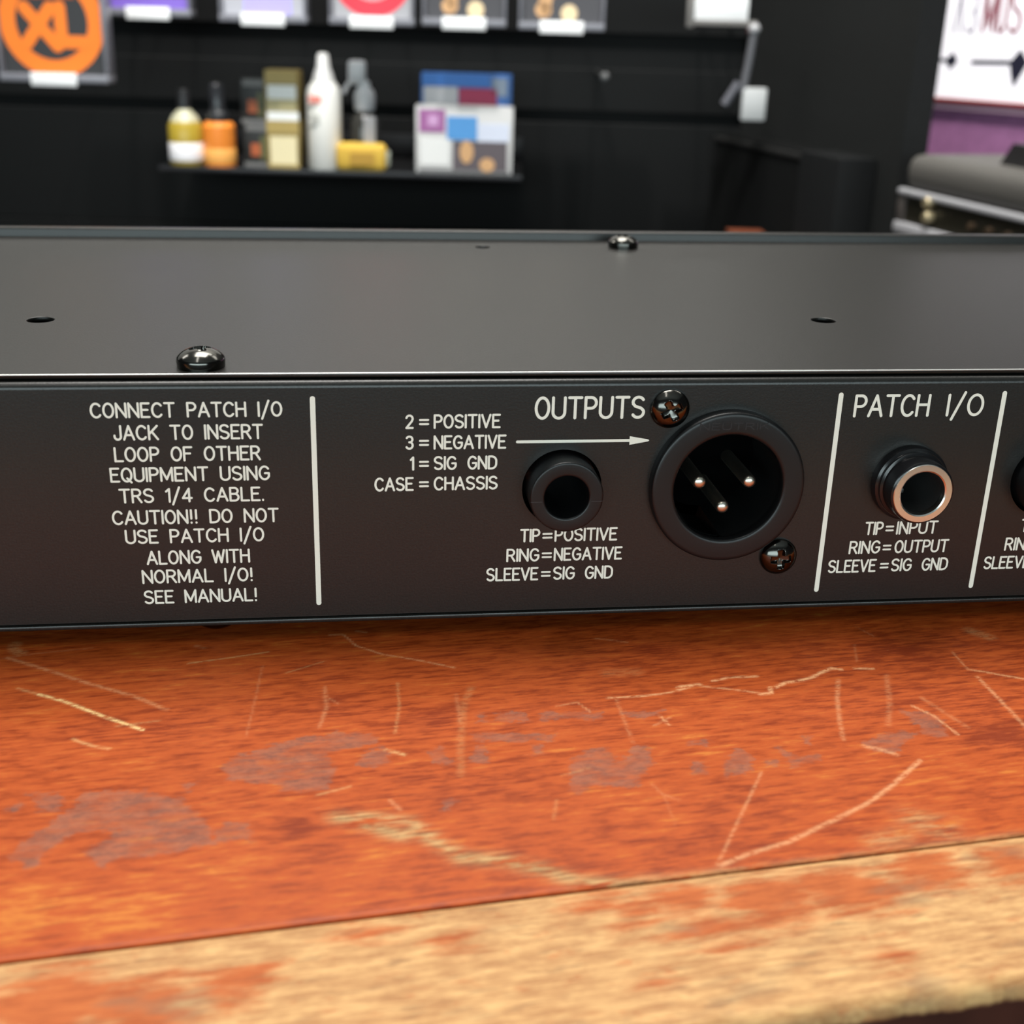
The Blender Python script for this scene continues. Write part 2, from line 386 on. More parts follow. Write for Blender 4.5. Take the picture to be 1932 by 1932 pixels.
FOOT = LIDSCREW.copy(); FOOT.transform(Matrix.Rotation(PI, 4, 'X')); FOOT.flip_normals
for x, y in ((-24.6, 6.0), (214, 6.0), (-110, 120), (240, 120)):
    link('underside_screw', FOOT, SCREW_MAT, RACK, D(x, y, 1.75))

# the three-pin socket
XC, XZ = 64.62, 26.0
def at(x, z, y=0.0): return D(x, y, z)
def xbore(a, i, r):
    deg = math.degrees(a) % 360
    if i >= 10 and r < 9.75 and r > 9 and abs(deg-41) < 7: return r+1.0
    if i >= 13 and r > 9 and 232 < deg < 268: return r+1.9
    return r
XLR = link('panel_socket', lathemesh([(13.75, -.6), (13.75, 1.5), (13.68, 1.8), (13.6, 1.98), (13.42, 2.12), (13.2, 2.18), (12.9, 2.2), (10.45, 2.2), (10.15, 2.18), (9.95, 2.1), (9.82, 1.98), (9.72, 1.8), (9.72, .6), (9.72, -.2)], 120, 'y', 35, xbore),
           BLACK_PLASTIC, RACK, at(XC, XZ))
link('socket_well', lathemesh([(9.72, -.2), (9.72, -1.2), (9.6, -14.6)], 120, 'y', 35, lambda a, i, r: xbore(a, i+12, r)), mat('black_insert', (.006, .0068, .0072), .4, spec=.35), XLR)
link('socket_floor', lathemesh([(9.58, -14.5), (0, -14.5)], 64, 'y', 40), mat('shaded_floor_black', (.001, .001, .0011), .8, spec=.02), XLR)  # near-black colour puts the shade deep in the bore onto its floor
PINMESH = lathemesh([(1.2, -14.6), (1.2, -.7), (1.1, -.3), (.85, -.05), (.45, .1), (0, .15)], 28, 'y', 60)
for px, pz in ((60.05, 26.3), (69.1, 26.3), (64.62, 21.6)):
    link('contact_pin', PINMESH, PIN, XLR, Vector((px-XC, 0, pz-XZ))*MM)
bm = bmesh.new()
ribbon(bm, text_strokes('NEUTRIK', 58.6-XC, 70.6-XC, 36.75-XZ, 1.15), .16, lambda u, v, l: Vector((u, -2.21-l, v))*MM)
link('moulded_lettering', mesh(bm, smooth='raw'), mat('raised_black_plastic', (.028, .028, .03), .25), XLR)
SOCKETSCREW = screw_mesh(3.32, .55, 1.55, .52, 1.2, 'y', .5)
for x, z, t in ((53.55, 40.0, 0), (75.66, 12.1, .45)):
    link('socket_screw', SOCKETSCREW, SCREW_MAT, XLR, Vector((x-XC, -.05, z-XZ))*MM, (0, t, 0))

# jack sockets
JACK = lathemesh([(6.3, -3), (6.3, 4.6), (6.27, 4.78), (6.18, 4.92), (6.05, 4.98), (5.85, 5.0), (4.25, 5.0), (4.08, 4.98), (3.95, 4.92), (3.84, 4.78), (3.8, 4.6), (3.75, 1.0), (3.7, -18), (0, -18)], 96, 'y', 35)
SEAM = None
for x, z in ((35.65, 25.95), (124.8, 25.85)):
    j = link('output_jack', JACK, BLACK_PLASTIC, RACK, at(x, z))
    if SEAM is None:
        bm = bmesh.new()
        box(bm, -6.15, -4.2, -5.03, -4.9, -.75, -.69); box(bm, 4.2, 6.15, -5.03, -4.9, -.75, -.69)
        SEAM = mesh(bm)
    link('mould_seam', SEAM, mat('seam_plastic', (.05, .05, .055), .35), j)
PJ = link('patch_jack', lathemesh([(6.2, -3), (6.2, 0), (6.9, 0), (6.9, 1.3), (6.75, 1.75), (6.35, 2.0), (6.25, 2.0), (6.2, 2.05), (6.2, 2.5), (5.9, 2.62), (5.75, 2.7), (5.75, 5.8), (5.68, 6.15), (5.45, 6.35), (5.3, 6.38)], 96, 'y', 30),
          GLOSS_PLASTIC, RACK, at(98.2, 26.0))
link('ferrule', lathemesh([(5.35, 6.2), (5.35, 6.4), (5.25, 6.5), (4.25, 6.5), (4.02, 6.35), (3.88, 5.9), (3.85, 5.0)], 96, 'y', 30), STEEL, PJ)
link('bore', lathemesh([(3.85, 5.2), (3.8, -14), (0, -14)], 64, 'y', 40), mat('dark_jack_bore', (.03, .03, .03), .3), PJ)
link('contact_spring', boxmesh(-3.3, -.9, -1.0, 6, -1.9, -1.0, bev=.2), mat('dim_spring_metal', (.12, .12, .12), .35, .8), PJ)

# wear on the counter, in counter coordinates (mm)
TABLE_ORIGIN=(18.6,-73)
SCRATCHES=[([(-63.3,62.8),(-59.2,59.9),(-53.1,54.3),(-46.7,48.9)],0.7,1,0),
([(-66.8,65.3),(-63.3,62.8)],0.7,0.4,0),
([(-70,76.5),(-62.7,70.7),(-56.3,65.4),(-48.4,59.5),(-43.3,54.4)],0.9,0.55,1),
([(-71,76.3),(-65.1,77.3),(-56.4,77.7)],0.5,0.35,1),
([(-40.2,69.3),(-33.3,70.2),(-26.9,71.2)],0.45,0.5,0),
([(-24.4,63.2),(-17.8,66.2)],0.4,0.35,0),
([(-56.7,48),(-53.7,45.5),(-51.2,44.3)],0.7,0.5,0),
([(-18.5,57.4),(-18.7,50.8),(-20.3,45)],0.8,0.4,1),
([(-28.1,66.4),(-29.6,55.7),(-31.4,44.2)],0.5,0.3,1),
([(-18.4,54.3),(-16.8,51.6)],0.5,0.4,1),
([(-16.1,75.8),(-13.7,75.7),(-11.9,71),(-7.7,67),(-2.2,64),(3.5,60.3)],0.5,0.7,1),
([(-11.3,76.6),(-9.6,75.8)],0.6,0.5,1),
([(-6.6,56.7),(-7.3,49.3),(-9.1,41.3)],0.6,0.3,0),
([(5.1,53.1),(2.7,47.5),(0.4,37.4),(-1.3,28.2)],1.4,0.22,0),
([(2.2,51.3),(1.3,42.9)],0.8,0.3,1),
([(-11,36.7),(-8.5,35)],0.8,0.6,0),
([(30.1,66.6),(32,66),(35.4,64.2)],0.5,0.5,1),
([(26.3,45.9),(32.4,45.5),(36.8,45.8),(40.7,46.9)],0.55,0.9,1),
([(38.9,47),(39.5,47.3),(42.6,47.5)],1.1,1,1),
([(45.3,48.3),(48.7,49),(53.4,48.5)],0.7,0.9,1),
([(42.5,47.1),(47.7,45),(51.7,43)],0.6,0.7,1),
([(51.6,42.7),(53.4,42.7),(54.1,44.5)],0.9,1,1),
([(55.1,44.5),(57.3,45.6),(60.7,46),(62.8,46.7),(65.1,48),(67.4,49),(68.8,48.3)],0.9,0.95,1),
([(71.3,48.3),(74.4,47.6)],0.7,0.9,1),
([(75.5,56.5),(72.9,50.5)],0.5,0.3,1),
([(66.6,44.9),(63.6,39.3),(60.6,32.3),(58.7,27.3)],0.9,0.5,1),
([(75.6,45),(71.6,36.5),(67.7,29.9)],1.1,0.33,1),
([(91.6,50.9),(90.8,44.6)],0.5,0.5,1),
([(90.8,44.6),(94.1,42.6),(96.8,40.8),(98.6,39.8)],0.65,0.75,1),
([(90.9,41.8),(90.3,34.7),(89.4,26.1),(89.2,21.8)],0.9,0.6,1),
([(74.7,34.8),(76.5,31.4),(77.3,25.4)],0.6,0.7,1),
([(77.6,36.9),(80,27.1)],1,0.35,1),
([(67.4,19.6),(60.2,14.5),(54.6,11),(47.2,7.8),(39,4.4),(32.2,2.8),(28.2,1.4)],0.9,0.75,1),
([(42.4,21),(38,15.1),(33.4,9),(29.7,4),(27.7,1.5)],0.6,0.5,1),
([(61,24.9),(63.4,23.3),(64.7,21.8)],1,0.7,1),
([(79.2,63),(80.6,59)],0.5,0.35,1),
([(27.6,45.6),(26.9,39.5),(26.2,32.2)],0.7,0.35,1),
([(32.9,39.1),(33.4,36.1)],0.6,0.7,1),
([(31,36.4),(34.2,38.2)],0.6,0.5,1),
([(25.4,20.8),(26.2,18.1),(27.9,16.5)],0.6,0.35,1),
([(26.2,18.1),(25.4,11)],0.5,0.22,1),
([(17.4,44.8),(21,45.4),(22.3,42.1)],0.5,0.5,1),
([(17.6,26.5),(13.2,25.5)],0.5,0.3,0),
([(10.8,19.5),(9.3,15.3)],0.6,0.25,0),
([(-50.6,50.7),(-44.4,51.2)],0.6,0.3,0),
([(-22,26.9),(-17.3,28.1)],0.6,0.4,0),
([(-12.2,23.7),(-11.1,21.2)],0.8,0.5,1),
([(-69.3,81.4),(-69.3,79.4),(-68,77.9)],2.2,0.35,0),
([(99.6,58),(101.5,55.1)],3,0.3,0),
([(-39,75.5),(-37.7,74.6)],1,0.4,1),
([(28.7,54),(33.6,53.5)],3,0.18,0)]
BARE_STREAKS=[([(-19.8,21.3),(-16.1,18.6),(-11.8,15.5),(-9.2,16.1),(-6.9,12.5),(-4.6,9.2),(0.2,7.8),(4.7,5),(8.9,1.8),(13.6,0.2),(22.9,-1.1)],1.3,0.9),
([(-16.6,20.9),(-9.7,18.3),(-9.2,15.6)],1,0.8),
([(59.1,5.8),(61.4,3.5)],2.5,0.6),
([(51.3,2),(54.8,2.6)],2,0.5),
([(19,-0.4),(31.4,-0.5),(42.1,-0.8),(48.5,-0.6),(71.7,-0.5)],1,0.9)]
STAINS=[[(-35.2,36.3),(-32.4,38.9),(-28.7,40.4),(-22.4,42.6),(-17.8,43.4),(-12.8,41.4),(-15.5,38.6),(-19.8,37.7),(-19.2,32.9),(-20.6,28.7),(-24.4,27.9),(-28.5,30.6),(-33.8,33.1)],
[(-61.4,19.8),(-60.6,22.9),(-57.9,25.9),(-55,29.3),(-53.8,33.3),(-47,32.5),(-41,29.5),(-38.6,25.4),(-36.5,22),(-36.6,18.5),(-41.4,17.3),(-48.6,17.4),(-49.9,14.8),(-51.8,18.4),(-51.8,20.4),(-47.8,23.2),(-54,24.3),(-56.6,21.4),(-59,17.3)],
[(-36.3,21),(-34.6,22.5),(-31.5,22.3),(-31.6,18),(-34.1,18.9),(-36.3,18.4)],
[(-64,30.6),(-62,32.5),(-61.5,32),(-62.8,29.3)],
[(-61.3,34.2),(-56.9,33.4),(-56.9,29.3),(-59.2,29.7)],
[(-40.3,32.8),(-38.9,32.6),(-39,30.7),(-40.1,31.1)],
[(-20.7,42.8),(-12.6,41.9),(-12.6,39.2),(-15.3,38.6),(-21,39)],
[(-15.6,33.8),(-12.8,37),(-11.4,37.9),(-10.8,33),(-13.2,32.3)],
[(-4.8,35),(-2.9,36.4),(-2.3,30.9),(-4.4,32.3)],
[(2,35.5),(3.9,34.6),(3.1,30.9),(1.3,31.8)],
[(14.8,27.3),(16.5,30.1),(19.3,31.8),(22.1,30.8),(22.3,27.5),(24.4,28.8),(26.6,31.6),(28.1,29.7),(27.3,27.2),(24.9,23.9),(23.5,21.1),(16.8,21.9),(14.2,20.9),(13.7,23.4)],
[(7.1,44),(12.3,43.6),(12,40.9),(6.9,41.8)],
[(14.1,43),(24.5,41.9),(23.6,40),(14.5,41.1)],
[(27.3,40.8),(33.9,40.3),(30.2,38.8)],
[(2.4,38.9),(15.3,37.1),(14.5,35.2),(2.6,37)],
[(11,34.1),(12.1,33.6),(11.6,31.8),(10.5,32)],
[(4.6,44.1),(5.5,43.7),(5,42.1),(4.3,42.4)],
[(37,22.2),(38.4,25.1),(41.4,27.8),(42.3,25.5),(41.2,21.5),(36.9,21.2)],
[(47.7,27.8),(48.5,26),(49.2,24.2),(53.2,24),(52.3,22.6),(47.6,21.9),(47.5,24.6)],
[(60.9,26),(65.6,27.4),(71.3,27),(67.2,24.3),(64.3,22.6),(61.3,23.7)],
[(71.9,34),(74.4,33),(77.4,31.2),(75.2,25.1),(71.6,26.3),(72.5,30.3)],
[(33.3,25.3),(34.8,25),(33.7,22.3),(32.5,22.5)],
[(44,23.8),(45.8,23.5),(45.2,22),(43.6,22.4)],
[(52.8,29.1),(53.8,29),(52.9,26.9),(52.1,27.2)],
[(34.9,31.2),(37.4,31),(36.7,29.3),(34.6,29.9)],
[(-5.8,20.8),(-3.8,22.8),(-3.4,21.7),(-5.1,19.5)]]
VARNISH_REMAINS=[(22,-3.7,4.1),(31.5,-6.5,6.0),(42.5,-6.5,6.1),(54.8,-4.4,5.7),(66.2,-4.9,4.4),(23.1,-9.9,4.0),(14.4,-5.3,3.4),(-54.6,-8.2,6.8),(-45,-10.1,5.7),(-34.8,-8.7,3.6),(13,-16.6,1.1),(42.7,-18.9,1.8),(10.5,-2.5,2.7),(-18,-3.1,1.9),(-8.2,-5.8,1.6)]
TINTS=[(-57.7,8.5,7.6,1),(-45.9,6.2,7.0,0.9),(-34.5,12.3,6.1,0.6),(-15,10.9,4.1,0.6),(56,4.8,3.8,0.6),(22.1,13.6,4.5,0.4),(5.6,34.5,3.3,0.3),(-25.3,19.9,4.3,-1),(-21.5,14.5,4.2,-0.6),(83.8,23.5,6.8,-0.9),(75.2,9,4.8,-0.5),(-16.7,51.2,6.7,-0.5),(-2.5,43.8,4.9,-0.6),(40.8,60.6,9.4,-0.5),(82.4,52.5,8.7,-0.6),(-8.1,66,3.6,0.5),(-35.2,10.3,4.0,-0.2),(40.5,23.8,6.3,0.1),(-5.1,23.7,5.2,-0.5),(-60.4,55.7,4.9,0.5),(-47.8,41.2,6.9,0.3)]

# ------------------------------------------------------------------ the counter
TA = math.radians(5.6)
def wear_fields(u, v):
    """wear of the varnish at counter coordinates (mm): scratch yellow, scratch pink, bare streak, stain, varnish remains, tint"""
    P = np.stack([u, v], -1)
    def seg(pts):
        d = np.full(len(u), 1e9)
        for a, b in zip(pts, pts[1:]):
            a, b = np.array(a), np.array(b); ab = b-a
            t = np.clip(((P-a)@ab)/max(1e-9, ab@ab), 0, 1)
            d = np.minimum(d, np.hypot(*(P-a-t[:, None]*ab).T))
        return d
    sy = np.zeros(len(u)); sp = np.zeros(len(u)); ba = np.zeros(len(u)); st = np.full(len(u), -6.0); vr = np.full(len(u), -6.0); ti = np.zeros(len(u))
    for pts, wd, s, kind in SCRATCHES:
        g = min(1, s**1.5*1.1)*np.clip(1.3-seg(pts)/(wd*.5), 0, 1)
        if kind: sp = np.maximum(sp, g)
        else: sy = np.maximum(sy, g)
    for pts, wd, s in BARE_STREAKS: ba = np.maximum(ba, s*np.exp(-(seg(pts)/(wd*1.1))**2))
    for poly in STAINS:
        q = poly+[poly[0]]; d = seg(q); ins = np.zeros(len(u), bool)
        for (x1, y1), (x2, y2) in zip(q, q[1:]):
            c = ((y1 > v) != (y2 > v)) & (u < (x2-x1)*(v-y1)/((y2-y1) if y2 != y1 else 1e-9)+x1); ins ^= c
        st = np.maximum(st, np.where(ins, d, -d))
    for x, y, r in VARNISH_REMAINS: vr = np.maximum(vr, r*1.25-np.hypot(u-x, (v-y)*1.5))
    for x, y, r, s in TINTS: ti += s*np.exp(-((u-x)**2+(v-y)**2*1.6)/(r*r*.6))
    return dict(scratch_pale=sy, scratch_pink=sp, bare=ba, stain=np.clip(st, -6, 6), remains=np.clip(vr, -6, 6), tint=np.clip(ti, -1, 1))
def plank(name, us, vs, top, zlow, parent, M):
    """a board whose upper face is a fine grid carrying the wear; top(u, v) is its height in mm, and may round the edge"""
    nu, nv = len(us), len(vs)
    U, V = np.meshgrid(us, vs, indexing='ij'); u = U.ravel(); v = V.ravel()
    z, vv = top(u, v)
    co = np.stack([u, vv, z], -1)*MM
    idx = np.arange(nu*nv).reshape(nu, nv)
    quads = np.stack([idx[:-1, :-1], idx[1:, :-1], idx[1:, 1:], idx[:-1, 1:]], -1).reshape(-1, 4)
    loop = np.concatenate([idx[:-1, 0], idx[-1, :-1], idx[:0:-1, -1], idx[0, :0:-1]])
    low = co[loop].copy(); low[:, 2] = zlow*MM
    base = len(co); n = len(loop); k = np.arange(n)
    side = np.stack([loop[k], base+k, base+(k+1) % n, loop[(k+1) % n]], -1)
    allco = np.concatenate([co, low])
    me = bpy.data.meshes.new(name)
    me.from_pydata(allco.tolist(), [], np.concatenate([quads, side]).tolist()+[list(range(base+n-1, base-1, -1))])
    F = wear_fields(u, v)
    for key, val in F.items():
        a = me.attributes.new(key, 'FLOAT', 'POINT'); full = np.full(len(allco), -6.0 if key in ('stain', 'remains') else 0.0)
        full[:base] = val; a.data.foreach_set('value', full.astype(np.float32))
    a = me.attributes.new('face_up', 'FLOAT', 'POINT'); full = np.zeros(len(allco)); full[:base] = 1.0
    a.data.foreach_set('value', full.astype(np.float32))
    for p in me.polygons: p.use_smooth = True
    me.set_sharp_from_angle(angle=math.radians(50))
    return link(name, me, M, parent)
def wood(name, worn):
    M = bpy.data.materials.new(name); M.use_nodes = True; nt = M.node_tree; N = nt.nodes; b = N['Principled BSDF']
    def node(t, **kw):
        n = N.new(t)
        for k, v in kw.items(): setattr(n, k, v)
        return n
    def L(a, s): nt.links.new(a, s)
    tc = node('ShaderNodeTexCoord')
    def noise(sc, detail=4, rough=.55, dist=0.0):
        mp = node('ShaderNodeMapping'); mp.inputs['Scale'].default_value = sc; L(tc.outputs['Object'], mp.inputs['Vector'])
        n = node('ShaderNodeTexNoise'); n.inputs['Scale'].default_value = 1; n.inputs['Detail'].default_value = detail
        n.inputs['Roughness'].default_value = rough; n.inputs['Distortion'].default_value = dist
        L(mp.outputs['Vector'], n.inputs['Vector']); return n.outputs['Fac']
    def math_(op, a, c=None, d=None, clamp=False):
        n = node('ShaderNodeMath', operation=op, use_clamp=clamp)
        for i, x in enumerate((a, c, d)):
            if x is None: continue
            if isinstance(x, (int, float)): n.inputs[i].default_value = x
            else: L(x, n.inputs[i])
        return n.outputs[0]
    def rng(x, a, c, lo=0.0, hi=1.0):
        n = node('ShaderNodeMapRange'); n.interpolation_type = 'SMOOTHSTEP'
        for i, vv in enumerate((a, c, lo, hi)): n.inputs[i+1].default_value = vv
        L(x, n.inputs[0]); return n.outputs[0]
    def attr(k): return node('ShaderNodeAttribute', attribute_name=k).outputs['Fac']
    def mix(f, A, B):
        n = node('ShaderNodeMix', data_type='RGBA')
        if isinstance(f, (int, float)): n.inputs[0].default_value = f
        else: L(f, n.inputs[0])
        for i, c in ((6, A), (7, B)):
            if isinstance(c, tuple): n.inputs[i].default_value = (*c, 1)
            else: L(c, n.inputs[i])
        return n.outputs[2]
    fibre = noise((150, 1900, 150), 5, .7); pore = noise((170, 1100, 170), 3, .6); broad = noise((14, 30, 14), 3, .5, .4); fine = noise((900, 3500, 900), 2)
    mott = noise((210, 760, 210), 4, .65)
    g = math_('ADD', math_('MULTIPLY', fibre, .5), math_('MULTIPLY', mott, .5))
    deep, orange, amber = (.225, .030, .005), (.45, .080, .0125), (.62, .215, .033)
    t = math_('ADD', math_('ADD', rng(g, .27, .75), math_('MULTIPLY', math_('SUBTRACT', broad, .5), .7)), math_('MULTIPLY', attr('tint'), .42), clamp=True)
    c = mix(rng(t, 0, .62), deep, orange); c = mix(rng(t, .58, 1.25), c, amber)
    c = mix(math_('MULTIPLY', rng(pore, .56, .72), .42), c, (.19, .026, .005))
    pale = mix(rng(g, .36, .66), (.40, .19, .075), (.70, .42, .18)); pale = mix(math_('MULTIPLY', rng(pore, .58, .7), .45), pale, (.22, .12, .06))
    if worn:
        rem = math_('ADD', attr('remains'), math_('MULTIPLY', math_('SUBTRACT', noise((70, 420, 70), 5, .75), .5), 24))
        fl = noise((240, 500, 240), 4, .6)
        keep = math_('MAXIMUM', rng(rem, -3.0, 4, 0, .9), math_('MULTIPLY', rng(fl, .58, .72), .4))
        c = mix(keep, pale, mix(.4, c, (.52, .125, .025)))
        c = mix(math_('MULTIPLY', rng(noise((60, 160, 60), 4), .56, .7), .4), c, (.20, .14, .085))
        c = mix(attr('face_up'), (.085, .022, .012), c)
    else:
        bar = math_('MULTIPLY', attr('bare'), rng(noise((190, 750, 190), 5, .7), .34, .56))
        c = mix(bar, c, mix(rng(fibre, .42, .58), (.26, .15, .065), (.58, .37, .16)))
        edge = math_('ADD', attr('stain'), math_('MULTIPLY', math_('SUBTRACT', noise((380, 560, 380), 6, .75), .5), 6.0))
        edge = math_('ADD', edge, math_('MULTIPLY', math_('SUBTRACT', pore, .5), 1.6))
        stain = math_('MULTIPLY', rng(edge, -.55, .35), rng(noise((170, 420, 170), 5, .7), .34, .62, .30, .74))
        c = mix(stain, c, mix(rng(noise((420, 900, 420), 4, .7), .36, .62), (.165, .082, .062), (.33, .12, .07)))
        # scattered fine nicks
        nick = math_('MULTIPLY', rng(noise((220, 1300, 220), 6, .8), .665, .74), .5); c = mix(nick, c, (.66, .33, .16))
    brk = rng(noise((700, 1500, 700), 4, .7), .36, .56, .12, 1)
    c = mix(math_('MULTIPLY', attr('scratch_pale'), brk), c, (.86, .60, .26))
    c = mix(math_('MULTIPLY', math_('MULTIPLY', attr('scratch_pink'), brk), .9), c, (.77, .40, .19))
    L(c, b.inputs['Base Color'])
    if worn: b.inputs['Roughness'].default_value = .6
    else: L(rng(math_('ADD', g, math_('MULTIPLY', attr('bare'), .5)), .3, .9, .40, .65), b.inputs['Roughness'])
    b.inputs['Specular IOR Level'].default_value = .2
    bp = node('ShaderNodeBump'); bp.inputs['Strength'].default_value = .25; bp.inputs['Distance'].default_value = .00012
    L(g, bp.inputs['Height']); L(bp.outputs['Normal'], b.inputs['Normal'])
    return M
COUNTER = empty('shop_counter', (TABLE_ORIGIN[0]*MM, TABLE_ORIGIN[1]*MM, FLOOR_Z*MM), (0, 0, TA))
tag(COUNTER, 'scratched orange-brown wooden counter with a pale worn front edge, under the rack unit', 'counter')
UP = -FLOOR_Z
def axis(parts):
    return np.concatenate([np.linspace(a, b, n, endpoint=False) for a, b, n in parts[:-1]]+[np.linspace(*parts[-1])])
WOOD = wood('orange_varnished_veneer', False); EDGEWOOD = wood('worn_pale_hardwood', True)
t = plank('top_board', axis([(-480, -85, 5), (-85, 135, 630), (135, 560, 6)]), axis([(.22, 1.2, 6), (1.2, 95, 280), (95, 385, 6)]),
          lambda u, v: (np.full(len(u), UP-0.0)-.3*np.exp(-(v-.22)/.3)+.0*u, v), UP-38, COUNTER, WOOD)
rs = np.random.RandomState(4)
def wobble(u):
    r = np.zeros(len(u))
    for f, a in ((.035, .25), (.09, .2), (.23, .14), (.61, .1), (1.3, .06)): r += a*np.sin(u*f*6.28+rs.rand()*6.28)
    return r
def strip_top(u, v):
    rr = 2.2; back = np.exp(-(-v-.18)/.3)*.3
    edge = -25.25+wobble(u)*.6
    k = np.clip((-v-(24.9-rr))/rr, 0, 1)                     # 0 flat .. 1 at the front edge
    vv = np.where(k > 0, edge+rr-rr*np.sin(k*PI/2), v)
    zz = UP-back-np.where(k > 0, rr*(1-np.cos(k*PI/2)), 0)
    return zz, vv
plank('edge_strip', axis([(-480, -85, 5), (-85, 135, 440), (135, 560, 6)]), axis([(-24.9, -22.7, 9), (-22.7, -1.2, 66), (-1.2, -.18, 6)]), strip_top, UP-3.0, COUNTER, EDGEWOOD)
link('front_apron', boxmesh(-480, 560, -24.6, -6, 0, UP-3.0), grain(mat('dark_red_brown_varnish', (.06, .016, .009), .4), 90, .0005, .1, .3), COUNTER)
link('carcass', boxmesh(-470, 550, -6, 375, 0, UP-38), mat('dark_carcass', (.02, .012, .008), .6), COUNTER)

# ------------------------------------------------------------------ behind the counter: wall display
CLEAR = mat('clear_acrylic', (.55, .56, .60), .25, spec=.6); 
def flat(name, c, r=.5): return mat(name, c, r)
WHITE = flat('white_label_paper', (.88, .88, .88), .6)
GREYCLEAR = mat('grey_translucent_acrylic', (.20, .20, .225), .3)
CHROME = mat('display_chrome', (.5, .5, .5), .3, 1.0)
def part(name, parent, M, *boxes, bev=0.0):
    bm = bmesh.new()
    for b in boxes: box(bm, *b, bev=bev)
    return link(name, mesh(bm, smooth=35 if bev else None), M, parent)
def place(name, x, d, z, spin=0.0): return empty(name, room(x, d, z), (0, 0, -YAW+spin))
def disc(bm, cx, cz, r0, r1, y, a0=0, a1=360, n=40):
    """flat ring or disc standing upright at depth y (mm)"""
    ang = [math.radians(a0+(a1-a0)*i/n) for i in range(n+1)]
    o = [bm.verts.new(Vector((cx+r1*math.cos(a), y, cz+r1*math.sin(a)))*MM) for a in ang]
    i_ = [bm.verts.new(Vector((cx+r0*math.cos(a), y, cz+r0*math.sin(a)))*MM) for a in ang]
    for k in range(n): bm.faces.new((o[k], o[k+1], i_[k+1], i_[k]))

def string_pack(x, z, d, wd, ht, card, prints, label, tilt=0):
    """a boxed string set in a clear security case with a price sticker, hanging from a wall hook; origin at its bottom centre"""
    t = place('string_pack', x, d, z)
    tag(t, label, 'string pack', 'string packs hanging on the black wall')
    h = wd/2
    part('case', t, GREYCLEAR, (-h, h, 0, 26, 0, 7.5), (-h, -h+3.5, 2, 26, 7.5, ht), (h-3.5, h, 2, 26, 7.5, ht), (-h, h, 0, 26, ht-4, ht), bev=.8)
    c = part('card', t, card, (-h+4, h-4, 10, 22, 7.5, ht-4))
    for nm, M, builder in prints:
        bm = bmesh.new(); builder(bm); link(nm, mesh(bm, smooth='raw'), M, c)
    part('price_sticker', t, WHITE, (-23.5, 23.5, -1.2, 0, -3.6, 9.0), bev=.3)
    bm = bmesh.new(); L = (1650-d)
    tube(bm, [(0, L, ht+14), (0, 12, ht+14), (0, 12, ht+2), ], 2.2); box(bm, -9, 9, 11, 13, ht-1, ht+18)
    link('hook', mesh(bm), CHROME, t)
    return t
def ring(cz, r0, r1): return lambda bm: disc(bm, 0, cz, r0, r1, 9.6)
def blobs(*L):
    def f(bm):
        for cx, cz, rx, rz in L:
            bm.faces.new([bm.verts.new(Vector((cx+rx*math.cos(a), 9.5, cz+rz*math.sin(a)))*MM) for a in [2*PI*k/20 for k in range(20)]])
    return f
def rects(*L, y=9.6):
    def f(bm):
        for x0, x1, z0, z1 in L: bm.faces.new([bm.verts.new(Vector(p)*MM) for p in ((x0, y, z0), (x1, y, z0), (x1, y, z1), (x0, y, z1))])
    return f
DARKCARD = flat('dark_printed_card', (.028, .027, .029)); GREYCARD = flat('dark_grey_card', (.055, .052, .058))
ORANGE = flat('orange_print', (.95, .21, .012)); SKIN = flat('tan_print', (.62, .36, .17)); SKIN2 = flat('light_tan_print', (.78, .60, .36))
def xl(bm):
    def put(u, v, l): return Vector((u, 9.4-l, v))*MM
    ribbon(bm, [[(-27, 71), (4, 35)], [(-27, 37), (-1, 71)], [(9, 72), (9, 39), (33, 39)]], 12.5, put)
string_pack(-483, 33.5, 1350, 112, 116, DARKCARD, [('printed_ring', ORANGE, ring(58, 37, 53.5)), ('printed_letters', ORANGE, xl),
    ('printed_band', flat('burnt_orange_print', (.40, .09, .02)), rects((-25, 25, 80, 92), y=9.5))],
    'string pack with a big orange ring and letters XL, far left on the wall')
string_pack(-409, 99.5, 1448, 92, 112, flat('purple_card', (.20, .115, .52)), [('printed_panel', flat('violet_print', (.12, .07, .34)), rects((-30, 30, 40, 80)))],
    'purple string pack with white sticker, just right of the orange ring pack')
string_pack(-285, 96.5, 1448, 95, 112, flat('pale_grey_card', (.42, .42, .46)), [('printed_panel', flat('lavender_print', (.42, .37, .80)), rects((-22, 30, 8.5, 90)))],
    'pale lavender and grey string pack, second in the upper row')
string_pack(-167.5, 97, 1448, 92, 112, flat('silver_grey_card', (.36, .36, .38)), [('printed_ring', flat('red_print', (.85, .035, .06)), ring(53, 29, 45)), ('printed_center', flat('dull_red_print', (.30, .08, .12)), lambda bm: disc(bm, 0, 53, 0, 22, 9.6))],
    'silver string pack with a red ring print, in the middle of the upper row')
HAND = lambda dx: [('printed_hand', SKIN, blobs((-16+dx, 40, 8, 26), (-18+dx, 20, 9, 8))), ('printed_guitar', SKIN2, blobs((10+dx, 17, 9, 9), (6+dx, 60, 10, 24)))]
string_pack(-67.5, 98.5, 1448, 91, 112, GREYCARD, HAND(2), 'dark string pack with tan picture, fourth in the upper row beside the red ring pack')
string_pack(38, 97.5, 1448, 93, 112, GREYCARD, HAND(-2), 'dark string pack with tan picture, right end of the upper row')

